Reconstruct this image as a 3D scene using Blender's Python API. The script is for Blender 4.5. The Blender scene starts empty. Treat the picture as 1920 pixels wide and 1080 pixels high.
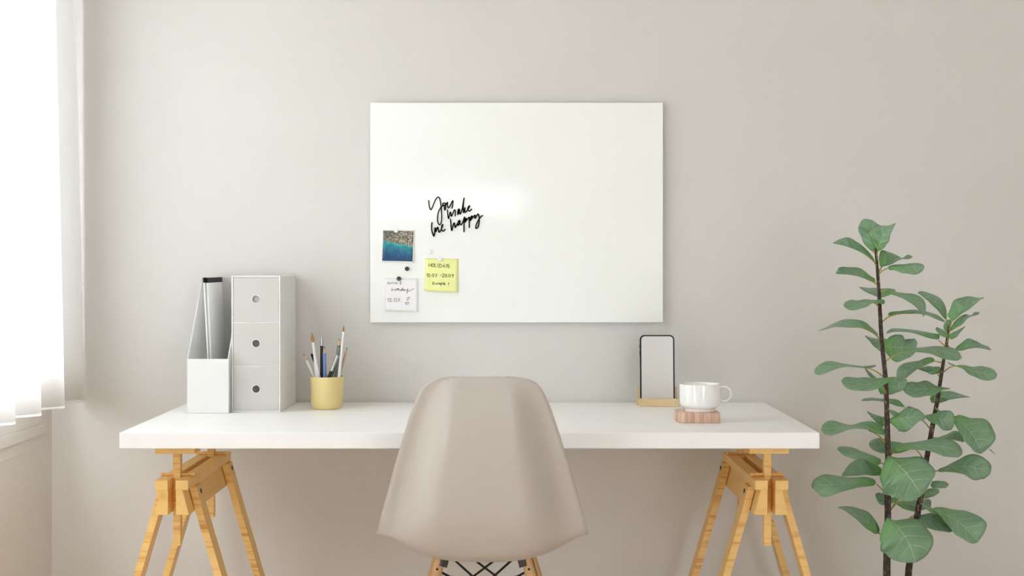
import bpy, bmesh, math, random
from mathutils import Vector, Matrix
random.seed(7)
S = bpy.context.scene
COL = S.collection
F, CX, CY, CAMY, CAMZ = 2666.7, 958.0, 493.0, -3.887, 1.10

def at(px, py, d):
    """world point seen at pixel (px,py) of the 1920x1080 frame, d metres from the camera plane"""
    return Vector(((px - CX) * d / F, CAMY + d, CAMZ - (py - CY) * d / F))

# ------------------------------------------------------------------ materials
def new_mat(name):
    m = bpy.data.materials.new(name); m.use_nodes = True
    nt = m.node_tree
    return m, nt, nt.nodes['Principled BSDF']
def lin(c):
    return tuple(((v/255)/12.92 if v/255 <= .04045 else ((v/255+.055)/1.055)**2.4) for v in c) + (1,)
def plain(name, rgb, rough=.5, spec=.5, metal=0, noise=0.0, nscale=40, bump=0.0, coat=0):
    m, nt, b = new_mat(name)
    b.inputs['Base Color'].default_value = lin(rgb)
    b.inputs['Roughness'].default_value = rough
    b.inputs['Specular IOR Level'].default_value = spec
    b.inputs['Metallic'].default_value = metal
    b.inputs['Coat Weight'].default_value = coat
    if noise or bump:
        tc = nt.nodes.new('ShaderNodeTexCoord'); n = nt.nodes.new('ShaderNodeTexNoise')
        n.inputs['Scale'].default_value = nscale; n.inputs['Detail'].default_value = 4
        nt.links.new(tc.outputs['Object'], n.inputs['Vector'])
        if noise:
            mx = nt.nodes.new('ShaderNodeMix'); mx.data_type = 'RGBA'
            mx.inputs[6].default_value = lin([min(255, v*(1+noise)) for v in rgb])
            mx.inputs[7].default_value = lin([v*(1-noise) for v in rgb])
            nt.links.new(n.outputs['Fac'], mx.inputs[0]); nt.links.new(mx.outputs[2], b.inputs['Base Color'])
        if bump:
            bp = nt.nodes.new('ShaderNodeBump'); bp.inputs['Strength'].default_value = bump
            bp.inputs['Distance'].default_value = .002
            nt.links.new(n.outputs['Fac'], bp.inputs['Height']); nt.links.new(bp.outputs['Normal'], b.inputs['Normal'])
    return m
def wood(name, base, dark, mapscale, lo=.5, hi=.72, rough=.45, front_only=False, detail=5):
    m, nt, b = new_mat(name); N = nt.nodes; L = nt.links
    tc = N.new('ShaderNodeTexCoord'); mp = N.new('ShaderNodeMapping'); mp.inputs['Scale'].default_value = mapscale
    n = N.new('ShaderNodeTexNoise'); n.inputs['Scale'].default_value = 1; n.inputs['Detail'].default_value = detail
    n.inputs['Distortion'].default_value = .6
    L.new(tc.outputs['Object'], mp.inputs['Vector']); L.new(mp.outputs[0], n.inputs['Vector'])
    r = N.new('ShaderNodeMapRange'); r.inputs[1].default_value = lo; r.inputs[2].default_value = hi
    L.new(n.outputs['Fac'], r.inputs[0])
    fac = r.outputs[0]
    if front_only:
        g = N.new('ShaderNodeNewGeometry'); sx = N.new('ShaderNodeSeparateXYZ'); L.new(g.outputs['Normal'], sx.inputs[0])
        ab = N.new('ShaderNodeMath'); ab.operation = 'ABSOLUTE'; L.new(sx.outputs['Y'], ab.inputs[0])
        r2 = N.new('ShaderNodeMapRange'); r2.inputs[1].default_value = .3; r2.inputs[2].default_value = .9
        r2.inputs[3].default_value = .12; r2.inputs[4].default_value = 1
        L.new(ab.outputs[0], r2.inputs[0])
        mu = N.new('ShaderNodeMath'); mu.operation = 'MULTIPLY'; L.new(fac, mu.inputs[0]); L.new(r2.outputs[0], mu.inputs[1])
        fac = mu.outputs[0]
    n2 = N.new('ShaderNodeTexNoise'); n2.inputs['Scale'].default_value = 9; n2.inputs['Detail'].default_value = 2
    L.new(tc.outputs['Object'], n2.inputs['Vector'])
    m0 = N.new('ShaderNodeMix'); m0.data_type = 'RGBA'
    m0.inputs[6].default_value = lin(base); m0.inputs[7].default_value = lin([v*.9 for v in base])
    L.new(n2.outputs['Fac'], m0.inputs[0])
    mx = N.new('ShaderNodeMix'); mx.data_type = 'RGBA'
    L.new(m0.outputs[2], mx.inputs[6]); mx.inputs[7].default_value = lin(dark)
    L.new(fac, mx.inputs[0]); L.new(mx.outputs[2], b.inputs['Base Color'])
    b.inputs['Roughness'].default_value = rough
    return m

M = {}
M['wall'] = plain('wall_paint', (219, 217, 213), .85, .25, noise=.004, nscale=3, bump=.02)
M['ceiling'] = plain('ceiling_paint', (238, 236, 232), .9, .2)
M['floor'] = wood('floor_wood', (240, 224, 207), (224, 204, 182), (1.2, 14, 14), .45, .75, .4)
M['frame'] = plain('window_paint', (222, 219, 214), .6, .3)
M['desk'] = plain('desk_white', (246, 246, 245), .42, .4, noise=.003, nscale=6)
M['trestle'] = wood('trestle_pine', (248, 204, 124), (198, 136, 60), (5, 5, 105), .49, .72, .42, True)
M['trestle_rail'] = wood('trestle_rail_pine', (249, 206, 126), (222, 166, 88), (14, 1.5, 28), .52, .8, .42)
M['dowel'] = wood('dowel_pine', (240, 192, 110), (212, 154, 80), (6, 60, 60), .5, .8)
M['bolt'] = plain('bolt_steel', (58, 56, 56), .35, .5, .7)
M['shell'] = plain('chair_shell_plastic', (194, 187, 179), .34, .45, noise=.002, nscale=5)
M['leg_wood'] = wood('chair_leg_wood', (214, 172, 122), (176, 126, 76), (60, 60, 5), .5, .8, .45)
M['black_metal'] = plain('black_steel', (16, 15, 15), .5, .4, 0)
M['grey_metal'] = plain('grey_steel', (84, 84, 84), .45, .5, .4)
M['card'] = plain('storage_card', (229, 229, 227), .62, .3, noise=.004, nscale=18)
M['card_front'] = plain('storage_drawer_card', (201, 199, 194), .62, .3, noise=.004, nscale=18)
M['hole'] = plain('drawer_inside', (196, 195, 192), .8, .2)
m, nt, b = new_mat('file_plastic')
b.inputs['Base Color'].default_value = lin((232, 232, 231)); b.inputs['Roughness'].default_value = .55
tl = nt.nodes.new('ShaderNodeBsdfTranslucent'); tl.inputs[0].default_value = lin((236, 236, 234))
mx = nt.nodes.new('ShaderNodeMixShader'); mx.inputs[0].default_value = .38
nt.links.new(b.outputs[0], mx.inputs[1]); nt.links.new(tl.outputs[0], mx.inputs[2]); nt.links.new(mx.outputs[0], nt.nodes['Material Output'].inputs[0])
M['file'] = m
M['ring'] = plain('finger_hole_rim', (240, 240, 238), .4, .4)
M['paper'] = plain('paper_white', (250, 250, 250), .75, .2)
M['black_card'] = plain('black_label_card', (40, 40, 40), .6, .3)
M['yellow_cup'] = plain('yellow_ceramic', (230, 210, 148), .42, .4, noise=.01, nscale=8)
M['white_lacquer'] = plain('white_lacquer', (238, 238, 238), .3, .5)
M['black_lacquer'] = plain('black_lacquer', (30, 26, 27), .35, .5)
M['blue_lacquer'] = plain('blue_lacquer', (110, 140, 200), .35, .5)
M['green_lacquer'] = plain('grey_green_lacquer', (112, 122, 114), .35, .5)
M['tan_wood'] = wood('tan_pencil_wood', (196, 168, 140), (160, 128, 98), (90, 90, 8), .45, .75)
M['cut_wood'] = wood('sharpened_wood', (226, 186, 158), (198, 150, 118), (120, 120, 12), .45, .8)
M['lead'] = plain('graphite', (38, 38, 40), .4, .5)
M['bristle'] = wood('brush_hair', (196, 152, 96), (150, 102, 54), (260, 260, 12), .4, .7, .6)
M['silver'] = plain('brushed_aluminium', (190, 190, 188), .28, .5, .9, noise=.05, nscale=60)
M['stand_wood'] = wood('phone_stand_beech', (243, 219, 176), (222, 188, 138), (12, 60, 90), .5, .8, .5)
M['screen'] = plain('phone_screen', (222, 220, 217), .12, .5)
M['mug'] = plain('white_porcelain', (247, 247, 246), .12, .6, coat=.3)
M['coaster'] = wood('coaster_wood', (230, 202, 178), (198, 154, 130), (95, 14, 5), .42, .66, .6)
M['letters'] = plain('black_lettering', (3, 3, 3), .7, .15)
M['ink'] = plain('black_ink', (34, 34, 34), .8, .1)
M['note_yellow'] = plain('yellow_note_paper', (243, 248, 172), .8, .15)
M['note_white'] = plain('white_note_paper', (246, 246, 248), .8, .15)
M['magnet_white'] = plain('white_magnet', (246, 246, 246), .3, .5)
M['magnet_black'] = plain('black_magnet', (62, 60, 60), .4, .4)
M['board_back'] = plain('board_backing', (225, 228, 225), .5, .4)
M['soil'] = plain('soil', (60, 46, 36), .95, .1, noise=.3, nscale=60, bump=.6)
M['planter'] = plain('planter_ceramic', (225, 222, 216), .5, .4)

m, nt, b = new_mat('white_glass')          # back-painted board glass
b.inputs['Base Color'].default_value = lin((250, 253, 249)); b.inputs['Roughness'].default_value = .06
b.inputs['Specular IOR Level'].default_value = .5
M['board'] = m

m, nt, b = new_mat('window_glass')
t = nt.nodes.new('ShaderNodeBsdfTransparent'); g = nt.nodes.new('ShaderNodeBsdfGlossy'); g.inputs['Roughness'].default_value = .02
mx = nt.nodes.new('ShaderNodeMixShader'); mx.inputs[0].default_value = .06
nt.links.new(t.outputs[0], mx.inputs[1]); nt.links.new(g.outputs[0], mx.inputs[2])
nt.links.new(mx.outputs[0], nt.nodes['Material Output'].inputs[0]); M['glass'] = m

m, nt, b = new_mat('sheer_curtain')
df = nt.nodes.new('ShaderNodeBsdfDiffuse'); tl = nt.nodes.new('ShaderNodeBsdfTranslucent')
df.inputs[0].default_value = (.9, .9, .89, 1); tl.inputs[0].default_value = (.9, .9, .89, 1)
mx = nt.nodes.new('ShaderNodeMixShader'); mx.inputs[0].default_value = .5
nt.links.new(df.outputs[0], mx.inputs[1]); nt.links.new(tl.outputs[0], mx.inputs[2])
nt.links.new(mx.outputs[0], nt.nodes['Material Output'].inputs[0]); M['curtain'] = m

# leaf: UV.x = across (-1..1 mapped 0..1), UV.y = along
m, nt, b = new_mat('fig_leaf'); N = nt.nodes; L = nt.links
def mth(op, a, b_=None, c=None):
    n = N.new('ShaderNodeMath'); n.operation = op
    for i, v in enumerate((a, b_, c)):
        if v is None: continue
        if isinstance(v, (int, float)): n.inputs[i].default_value = v
        else: L.new(v, n.inputs[i])
    return n.outputs[0]
uv = N.new('ShaderNodeUVMap'); sp = N.new('ShaderNodeSeparateXYZ'); L.new(uv.outputs[0], sp.inputs[0])
au = mth('ABSOLUTE', mth('SUBTRACT', mth('MULTIPLY', sp.outputs[0], 2.0), 1.0))
ph = mth('SUBTRACT', mth('MULTIPLY', sp.outputs[1], 5.2), mth('MULTIPLY', mth('POWER', au, 1.15), 1.25))
tri = mth('ABSOLUTE', mth('SUBTRACT', mth('FRACT', mth('ADD', ph, 20.0)), .5))       # 0 at vein centre
vein = N.new('ShaderNodeMapRange'); vein.inputs[1].default_value = .015; vein.inputs[2].default_value = .055
vein.inputs[3].default_value = 1; vein.inputs[4].default_value = 0; L.new(tri, vein.inputs[0])
vfade = N.new('ShaderNodeMapRange'); vfade.inputs[1].default_value = .25; vfade.inputs[2].default_value = 1.0
vfade.inputs[3].default_value = .75; vfade.inputs[4].default_value = .15; L.new(au, vfade.inputs[0])
rib = N.new('ShaderNodeMapRange'); rib.inputs[1].default_value = .006; rib.inputs[2].default_value = .022
rib.inputs[3].default_value = 1; rib.inputs[4].default_value = 0; L.new(au, rib.inputs[0])
tipf = N.new('ShaderNodeMapRange'); tipf.inputs[1].default_value = .80; tipf.inputs[2].default_value = .90
tipf.inputs[3].default_value = 1; tipf.inputs[4].default_value = 0; L.new(sp.outputs[1], tipf.inputs[0])
vv = mth('MAXIMUM', mth('MULTIPLY', mth('MULTIPLY', vein.outputs[0], vfade.outputs[0]), tipf.outputs[0]), rib.outputs[0])
tc = N.new('ShaderNodeTexCoord'); nz = N.new('ShaderNodeTexNoise'); nz.inputs['Scale'].default_value = 22; nz.inputs['Detail'].default_value = 3
L.new(tc.outputs['Object'], nz.inputs['Vector'])
c1 = N.new('ShaderNodeMix'); c1.data_type = 'RGBA'; c1.inputs[6].default_value = lin((100, 144, 102)); c1.inputs[7].default_value = lin((136, 168, 136))
L.new(nz.outputs['Fac'], c1.inputs[0])
c0 = N.new('ShaderNodeMix'); c0.data_type = 'RGBA'; c0.inputs[6].default_value = lin((96, 158, 84)); L.new(c1.outputs[2], c0.inputs[7])
bs = N.new('ShaderNodeMapRange'); bs.inputs[1].default_value = 0; bs.inputs[2].default_value = .5; L.new(sp.outputs[1], bs.inputs[0])
L.new(bs.outputs[0], c0.inputs[0])
c2 = N.new('ShaderNodeMix'); c2.data_type = 'RGBA'; L.new(c0.outputs[2], c2.inputs[6])
rc = N.new('ShaderNodeMix'); rc.data_type = 'RGBA'; rc.inputs[6].default_value = lin((204, 196, 90)); rc.inputs[7].default_value = lin((196, 214, 180))
L.new(bs.outputs[0], rc.inputs[0]); L.new(rc.outputs[2], c2.inputs[7]); L.new(mth('MULTIPLY', vv, .85), c2.inputs[0])
L.new(c2.outputs[2], b.inputs['Base Color'])
b.inputs['Roughness'].default_value = .4; b.inputs['Specular IOR Level'].default_value = .6
bp = N.new('ShaderNodeBump'); bp.inputs['Strength'].default_value = .5; bp.inputs['Distance'].default_value = .003
L.new(mth('SUBTRACT', mth('MULTIPLY', tri, 1.2), vv), bp.inputs['Height']); L.new(bp.outputs['Normal'], b.inputs['Normal'])
M['leaf'] = m
M['petiole'] = plain('leaf_stalk', (158, 148, 66), .5, .4, noise=.15, nscale=30)
m, nt, b = new_mat('fig_bark'); N = nt.nodes; L = nt.links
tc = N.new('ShaderNodeTexCoord'); mp = N.new('ShaderNodeMapping'); mp.inputs['Scale'].default_value = (150, 150, 60)
nz = N.new('ShaderNodeTexNoise'); nz.inputs['Scale'].default_value = 1.6; nz.inputs['Detail'].default_value = 4
L.new(tc.outputs['Object'], mp.inputs[0]); L.new(mp.outputs[0], nz.inputs['Vector'])
cr = N.new('ShaderNodeValToRGB'); e = cr.color_ramp.elements
e[0].position = .38; e[0].color = lin((50, 38, 32)); e[1].position = .6; e[1].color = lin((88, 70, 62))
k = e.new(.72); k.color = lin((170, 155, 145))
L.new(nz.outputs['Fac'], cr.inputs[0]); L.new(cr.outputs[0], b.inputs['Base Color']); b.inputs['Roughness'].default_value = .8
M['bark'] = m

# printed photo: rocky shore above a teal-to-blue sea  (UV 0..1)
m, nt, b = new_mat('printed_picture'); N = nt.nodes; L = nt.links
uv = N.new('ShaderNodeUVMap'); sp = N.new('ShaderNodeSeparateXYZ'); L.new(uv.outputs[0], sp.inputs[0])
def noise(scale, det=4):
    n = N.new('ShaderNodeTexNoise'); n.inputs['Scale'].default_value = scale; n.inputs['Detail'].default_value = det
    L.new(uv.outputs[0], n.inputs['Vector']); return n.outputs['Fac']
def ramp(fac, stops):
    cr = N.new('ShaderNodeValToRGB'); e = cr.color_ramp.elements
    e[0].position, e[0].color = stops[0][0], lin(stops[0][1]); e[1].position, e[1].color = stops[-1][0], lin(stops[-1][1])
    for p, c in stops[1:-1]:
        x = e.new(p); x.color = lin(c)
    L.new(fac, cr.inputs[0]); return cr.outputs[0]
def mixc(f, a, c):
    x = N.new('ShaderNodeMix'); x.data_type = 'RGBA'
    for i, v in ((0, f), (6, a), (7, c)):
        if isinstance(v, tuple): x.inputs[i].default_value = lin(v)
        else: L.new(v, x.inputs[i])
    return x.outputs[2]
shore = mth('ADD', mth('SUBTRACT', .66, mth('MULTIPLY', sp.outputs[0], .17)), mth('MULTIPLY', mth('SUBTRACT', noise(6), .5), .07))
dist = mth('SUBTRACT', sp.outputs[1], shore)
rock = ramp(noise(24, 7), [(.36, (62, 58, 44)), (.46, (120, 112, 92)), (.55, (186, 176, 160)), (.66, (232, 226, 216))])
rock = mixc(ramp(noise(7, 2), [(.5, (0, 0, 0)), (.64, (210, 210, 210))]), rock, (70, 80, 40))
rock = mixc(ramp(mth('SUBTRACT', mth('MULTIPLY', sp.outputs[1], 2.4), mth('ADD', mth('MULTIPLY', sp.outputs[0], 1.3), 1.2)), [(.05, (0, 0, 0)), (.6, (190, 190, 190))]), rock, (52, 62, 66))
sea = ramp(mth('ADD', mth('MULTIPLY', dist, -1.0), mth('MULTIPLY', mth('SUBTRACT', noise(4.5, 3), .5), .55)), [(.0, (64, 178, 170)), (.08, (38, 140, 150)), (.26, (36, 104, 140)), (.45, (34, 74, 122))])
foam = ramp(noise(16, 5), [(.66, (0, 0, 0)), (.72, (150, 150, 150))])
sea = mixc(foam, sea, (170, 205, 215))
L.new(mixc(ramp(dist, [(.0, (0, 0, 0)), (.012, (255, 255, 255))]), sea, rock), b.inputs['Base Color'])
b.inputs['Roughness'].default_value = .35
M['picture'] = m

# ------------------------------------------------------------------ geometry helpers
class MB:
    def __init__(self): self.bm = bmesh.new(); self.uv = None
    def box(self, c, s, rot=None, bev=0):
        mtx = Matrix.Translation(Vector(c)) @ (rot.to_4x4() if rot else Matrix()) @ Matrix.Diagonal((s[0], s[1], s[2], 1))
        r = bmesh.ops.create_cube(self.bm, size=1, matrix=mtx)
        if bev:
            es = {e for v in r['verts'] for e in v.link_edges}
            bmesh.ops.bevel(self.bm, geom=list(es), offset=bev, segments=2, affect='EDGES', profile=.5)
        return self
    def bb(self, x0, x1, y0, y1, z0, z1, bev=0):
        return self.box(((x0+x1)/2, (y0+y1)/2, (z0+z1)/2), (x1-x0, y1-y0, z1-z0), None, bev)
    def prism(self, pts, axis, a0, a1, bev=0):
        """polygon pts in the plane perpendicular to axis ('x','y','z'), extruded a0..a1"""
        def P(p, a): return {'y': (p[0], a, p[1]), 'x': (a, p[0], p[1]), 'z': (p[0], p[1], a)}[axis]
        A = [self.bm.verts.new(P(p, a0)) for p in pts]; B = [self.bm.verts.new(P(p, a1)) for p in pts]
        fs = [self.bm.faces.new(A), self.bm.faces.new(B[::-1])]
        n = len(pts)
        for i in range(n): fs.append(self.bm.faces.new((A[i], B[i], B[(i+1) % n], A[(i+1) % n])))
        if bev:
            es = {e for f in fs for e in f.edges}
            bmesh.ops.bevel(self.bm, geom=list(es), offset=bev, segments=2, affect='EDGES', profile=.5)
        return self
    def tube(self, pts, radii, seg=10, cap=True, flat=None):
        pts = [Vector(p) for p in pts]; n = len(pts)
        if isinstance(radii, (int, float)): radii = [radii]*n
        rings = []; prev = None
        for i, p in enumerate(pts):
            t = (pts[min(i+1, n-1)] - pts[max(i-1, 0)])
            t = t.normalized() if t.length > 1e-9 else Vector((0, 0, 1))
            if prev is None:
                u = t.cross(Vector((0, 1, 0)));
                if u.length < .1: u = t.cross(Vector((1, 0, 0)))
            else: u = prev - t*prev.dot(t)
            if u.length < 1e-6: u = t.orthogonal()
            u.normalize(); w = t.cross(u); prev = u
            ring = []
            for k in range(seg):
                a = 2*math.pi*k/seg
                off = (u*math.cos(a) + w*math.sin(a))*radii[i]
                if flat is not None: off = Vector((off.x, off.y*flat, off.z))
                ring.append(self.bm.verts.new(p + off))
            rings.append(ring)
        for a, b2 in zip(rings, rings[1:]):
            for k in range(seg): self.bm.faces.new((a[k], a[(k+1) % seg], b2[(k+1) % seg], b2[k]))
        if cap:
            self.bm.faces.new(rings[0][::-1]); self.bm.faces.new(rings[-1])
        return self
    def lathe(self, prof, c, seg=48, closed=False):
        rings = []
        for r, z in prof:
            if r < 1e-6: rings.append([self.bm.verts.new((c[0], c[1], c[2]+z))])
            else: rings.append([self.bm.verts.new((c[0]+r*math.cos(2*math.pi*k/seg), c[1]+r*math.sin(2*math.pi*k/seg), c[2]+z)) for k in range(seg)])
        pairs = list(zip(rings, rings[1:])) + ([(rings[-1], rings[0])] if closed else [])
        for a, b2 in pairs:
            for k in range(seg):
                q = (a[k % len(a)], a[(k+1) % len(a)], b2[(k+1) % len(b2)], b2[k % len(b2)])
                u = []
                [u.append(v) for v in q if v not in u]
                if len(u) > 2:
                    self.bm.faces.new(u)
        return self
    def build(self, name, mat, parent=None, smooth=False, solid=0, subsurf=0, angle=.6):
        bm = self.bm
        bmesh.ops.recalc_face_normals(bm, faces=bm.faces)
        me = bpy.data.meshes.new(name); bm.to_mesh(me); bm.free()
        o = bpy.data.objects.new(name, me); COL.objects.link(o)
        me.materials.append(mat)
        if smooth:
            for p in me.polygons: p.use_smooth = True
            if angle: me.set_sharp_from_angle(angle=angle)
        if solid:
            md = o.modifiers.new('thickness', 'SOLIDIFY'); md.thickness = solid; md.offset = 0
        if subsurf:
            md = o.modifiers.new('smooth', 'SUBSURF'); md.levels = md.render_levels = subsurf
        if parent:
            o.parent = parent; o.matrix_parent_inverse = Matrix.Translation(-parent.location)
        return o
def tag(o, label, cat, group=None):
    o['label'] = label; o['category'] = cat
    if group: o['group'] = group
    return o
def thing(name, label, cat, loc, group=None):
    o = bpy.data.objects.new(name, None); COL.objects.link(o); o.location = loc; o.empty_display_size = .05
    return tag(o, label, cat, group)
def struct(o): o['kind'] = 'structure'; return o
def crom(pts, n):
    """Catmull-Rom through tuples of any dimension, n samples per span"""
    out = []; P = [pts[0]] + list(pts) + [pts[-1]]
    for i in range(1, len(P)-2):
        for k in range(n):
            t = k/n
            out.append(tuple(.5*((2*b_) + (c-a)*t + (2*a-5*b_+4*c-d)*t*t + (3*b_-a-3*c+d)*t**3)
                             for a, b_, c, d in zip(P[i-1], P[i], P[i+1], P[i+2])))
    out.append(tuple(map(float, pts[-1]))); return out

# ------------------------------------------------------------------ room
XL, XR, YB, YR, H = -1.255, 2.6, 0.0, -6.6, 2.9
struct(MB().bb(XL-.2, XR+.2, YB, YB+.2, 0, H).build('wall_back', M['wall']))
struct(MB().bb(XR, XR+.2, YR-.2, YB, 0, H).build('wall_right', M['wall']))
struct(MB().bb(XL-.2, XR+.2, YR-.2, YB+.2, -.2, 0).build('floor', M['floor']))
struct(MB().bb(XL-.2, XR+.2, YR-.2, YB+.2, H, H+.2).build('ceiling', M['ceiling']))
# left wall with the curtained window's opening and a low one added for under-desk light
W1 = (-2.05, -.285, .725, 2.15); W2 = (-3.70, -2.30, .05, .85)
mb = MB()
mb.bb(XL-.2, XL, YR, W2[0], 0, H); mb.bb(XL-.2, XL, W2[1], W1[0], 0, H); mb.bb(XL-.2, XL, W1[1], YB, 0, H)
for w in (W1, W2):
    mb.bb(XL-.2, XL, w[0], w[1], 0, w[2]); mb.bb(XL-.2, XL, w[0], w[1], w[3], H)
struct(mb.build('wall_left', M['wall']))
# rear wall with a strip window and a big unseen opening added for frontal fill
W3 = (-1.03, .12, 1.42, 1.68); W5 = (1.25, 2.50, .10, 2.20)
mb = MB()
mb.bb(XL, W3[0], YR-.2, YR, 0, H); mb.bb(W3[1], W5[0], YR-.2, YR, 0, H); mb.bb(W5[1], XR, YR-.2, YR, 0, H)
for W in (W3, W5): mb.bb(W[0], W[1], YR-.2, YR, 0, W[2]); mb.bb(W[0], W[1], YR-.2, YR, W[3], H)
struct(mb.build('wall_rear', M['wall']))
def window(n, w):
    y0, y1, z0, z1 = w
    t = .032
    mb = MB()   # casing on the room side
    y1c, z0c = (-.061, .642) if n == 1 else (y1+.04, z0-.032)
    for a in ((y0-.04, y1c, z0c, z0c+.029), (y0-.04, y1c, z1, z1+t), (y0-.04, y0, z0c+.029, z1), (y1c-.037, y1c, z0c+.029, z1)):
        mb.bb(XL-.02, XL+.004, a[0], a[1], a[2], a[3], .001)
    if n == 1: mb.bb(XL-.02, XL+.0025, y0, y1c-.038, z0c+.0302, z0); mb.bb(XL-.02, XL+.0025, y1, y1c-.038, z0, z1)
    o = struct(mb.build('window_%d' % n, M['frame']))
    f = MB(); k = .055
    for a in ((y0, y1, z0, z0+k), (y0, y1, z1-k, z1), (y0, y0+k, z0+k, z1-k), (y1-k, y1, z0+k, z1-k), ((y0+y1)/2-k/2, (y0+y1)/2+k/2, z0+k, z1-k)):
        f.bb(XL-.12, XL-.06, *a, .002)
    f.build('window_frame', M['frame'], o)
    MB().bb(XL-.095, XL-.089, y0+.01, y1-.01, z0+.01, z1-.01).build('pane', M['glass'], o)
window(1, W1); window(2, W2)  # the second is unseen, added to send low light under the desk
for i, W in ((3, W3), (5, W5)):  # the larger rear window is added, unseen, for frontal fill
    f = MB(); k = .03
    for a in ((W[0], W[1], W[2], W[2]+k), (W[0], W[1], W[3]-k, W[3]), (W[0], W[0]+k, W[2]+k, W[3]-k), (W[1]-k, W[1], W[2]+k, W[3]-k)):
        f.bb(a[0], a[1], YR-.1, YR-.02, a[2], a[3])
    o = struct(f.build('window_%d' % i, M['frame']))
    MB().bb(W[0]+.01, W[1]-.01, YR-.06, YR-.055, W[2]+.01, W[3]-.01).build('pane', M['glass'], o)
# low wall panel groove below window 1
struct(MB().bb(XL-.01, XL+.0015, -2.2, -.075, .612, .6135).build('trim_1', M['frame']))

# ------------------------------------------------------------------ curtain
ZH = .736
def cur_pt(d, z):
    k = (z-ZH)/1.7
    a = .036*(1-.25*k)
    x = -1.154 + a*math.cos(2*math.pi*(d-3.560)/.178)*(1 if d < 3.7 else .9)
    if d > 3.757: x = x + (-1.175-x)*min(1, (d-3.757)/.075)**1.5  # hidden return added to block light leaking past the curtain edge
    dd = d*(1-.018*k*max(0, min(1, (3.874-d)/.12)))
    return Vector((x - .010*k, CAMY+dd, z))
def curtain_sheet(z0, z1, rows, off=0):
    mb = MB(); n = 340; d0, d1 = 1.45, 3.845
    g = [[mb.bm.verts.new(cur_pt(d0+(d1-d0)*i/n, z0+(z1-z0)*j/rows)) for i in range(n+1)] for j in range(rows+1)]
    for j in range(rows):
        for i in range(n): mb.bm.faces.new((g[j][i], g[j][i+1], g[j+1][i+1], g[j+1][i]))
    return mb
cu = thing('curtain', 'sheer white pleated curtain hanging over the window on the left', 'curtain', (-1.154, -1.1, ZH))
curtain_sheet(ZH+.006, 2.71, 20).build('drape', M['curtain'], cu, smooth=True, angle=0, solid=.0008)
curtain_sheet(ZH, ZH+.0062, 1).build('hem', M['curtain'], cu, smooth=True, angle=0, solid=.0012)
r = MB(); r.tube([(-1.158, -2.50, 2.72), (-1.158, -.05, 2.72)], .012, 12)
for y in (-2.4, -1.3, -.15): r.bb(-1.168, -1.148, y-.01, y+.01, 2.725, H)
r.build('curtain_rail', M['frame'], cu)

# ------------------------------------------------------------------ desk top
DT, DX0, DX1, DYF, DYB = .72, -.878, .692, -.701, -.004
o = MB().bb(DX0, DX1, DYF, DYB, DT-.0365, DT, .0025).build('desk_top', M['desk'])
tag(o, 'long thick white desk top lying across two wooden trestles', 'desk')

# ------------------------------------------------------------------ trestles
def trestle(x0, label):
    T = thing('trestle', label, 'trestle', (x0, -.39, 0), 'wooden trestles carrying the desk top')
    yF, yE, zt = -.632, -.135, .602
    for s in (-1, 1):
        g = .0088
        MB().prism([(x0+s*g, zt-.022), (x0+s*g, zt), (x0+s*.0385, zt), (x0+s*.0385, zt-.022)], 'y', yF, yE, .0012).build('rail', M['trestle_rail'], T)
        MB().prism([(x0+s*g, zt-.022), (x0+s*.0245, zt-.022), (x0+s*.0395, zt-.080), (x0+s*g, zt-.080)], 'y', yF+.004, yE-.004, .0012).build('beam', M['trestle_rail'], T)
        for yc in (-.546, -.172):
            # leg: plank leaning outwards, cut flat at the floor
            sl = .292; th = .0175; zb = 0.0; ztop = zt-.023
            xt = .0252; L0 = xt + sl*(zt-.022-ztop)
            xi = lambda z: xt + .001 + .262*(zt-.022-z) if z > zt-.080 else xt + .001 + .262*.058 + sl*(zt-.080-z)
            inn = [xi(ztop), xi(zt-.080), xi(zb)]; zz = [ztop, zt-.080, zb]
            pts = [(x0+s*inn[i], zz[i]) for i in range(3)] + [(x0+s*(inn[i]+th), zz[i]) for i in (2, 1, 0)]
            leg = MB().prism(pts, 'y', yc-.027, yc+.027, .0012).build('leg', M['trestle'], T)
            zb_ = .563; xb = x0+s*(xi(zb_)+th)
            MB().tube([(xb-s*.002, yc+.004, zb_), (xb+s*.0012, yc+.004, zb_+.0003)], .006, 14).build('bolt', M['bolt'], leg)
        # lower stretcher along the leg pair
        xs = x0+s*(.025+.015+.292*(.522-.2)-.012)
        MB().bb(xs-.009, xs+.009, -.60, -.13, .185, .215, .001).build('stretcher', M['trestle_rail'], T)
    for yc in (-.570, -.197):
        p = MB().bb(x0-.0086, x0+.0086, yc-.0105, yc+.0105, .442, DT-.0365-.0248, .001).build('post', M['trestle'], T)
        if yc < -.4:
            MB().bb(x0-.046, x0+.046, yc-.030, yc+.032, DT-.0365-.025, DT-.0366, .001).build('head_bar', M['trestle_rail'], T)
        else:
            MB().bb(x0-.030, x0+.030, yc-.02, yc+.032, DT-.0365-.025, DT-.0366, .001).build('head_bar', M['trestle_rail'], T)
        zp = zt+.0048
        MB().tube([(x0+q, yc, zp) for q in (-.0395, -.036, -.0325, -.030, -.027, .027, .030, .0325, .036, .0395)],
                  [.0030, .0046, .0046, .0030, .0038, .0038, .0030, .0046, .0046, .0030], 14).build('pin', M['dowel'], T, smooth=True)
        # peg holes along the post's side
        for s in (1,):
            for z in (.637, .49, .467):
                MB().tube([(x0+s*.0084, yc, z), (x0+s*.0089, yc, z)], .0042, 12).build('peg_hole', M['dowel'], p)
    return T
trestle(-.777, 'wooden trestle under the left end of the white desk top, beneath the drawer box')
trestle(.597, 'wooden trestle under the right end of the white desk top, next to the plant')

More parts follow.
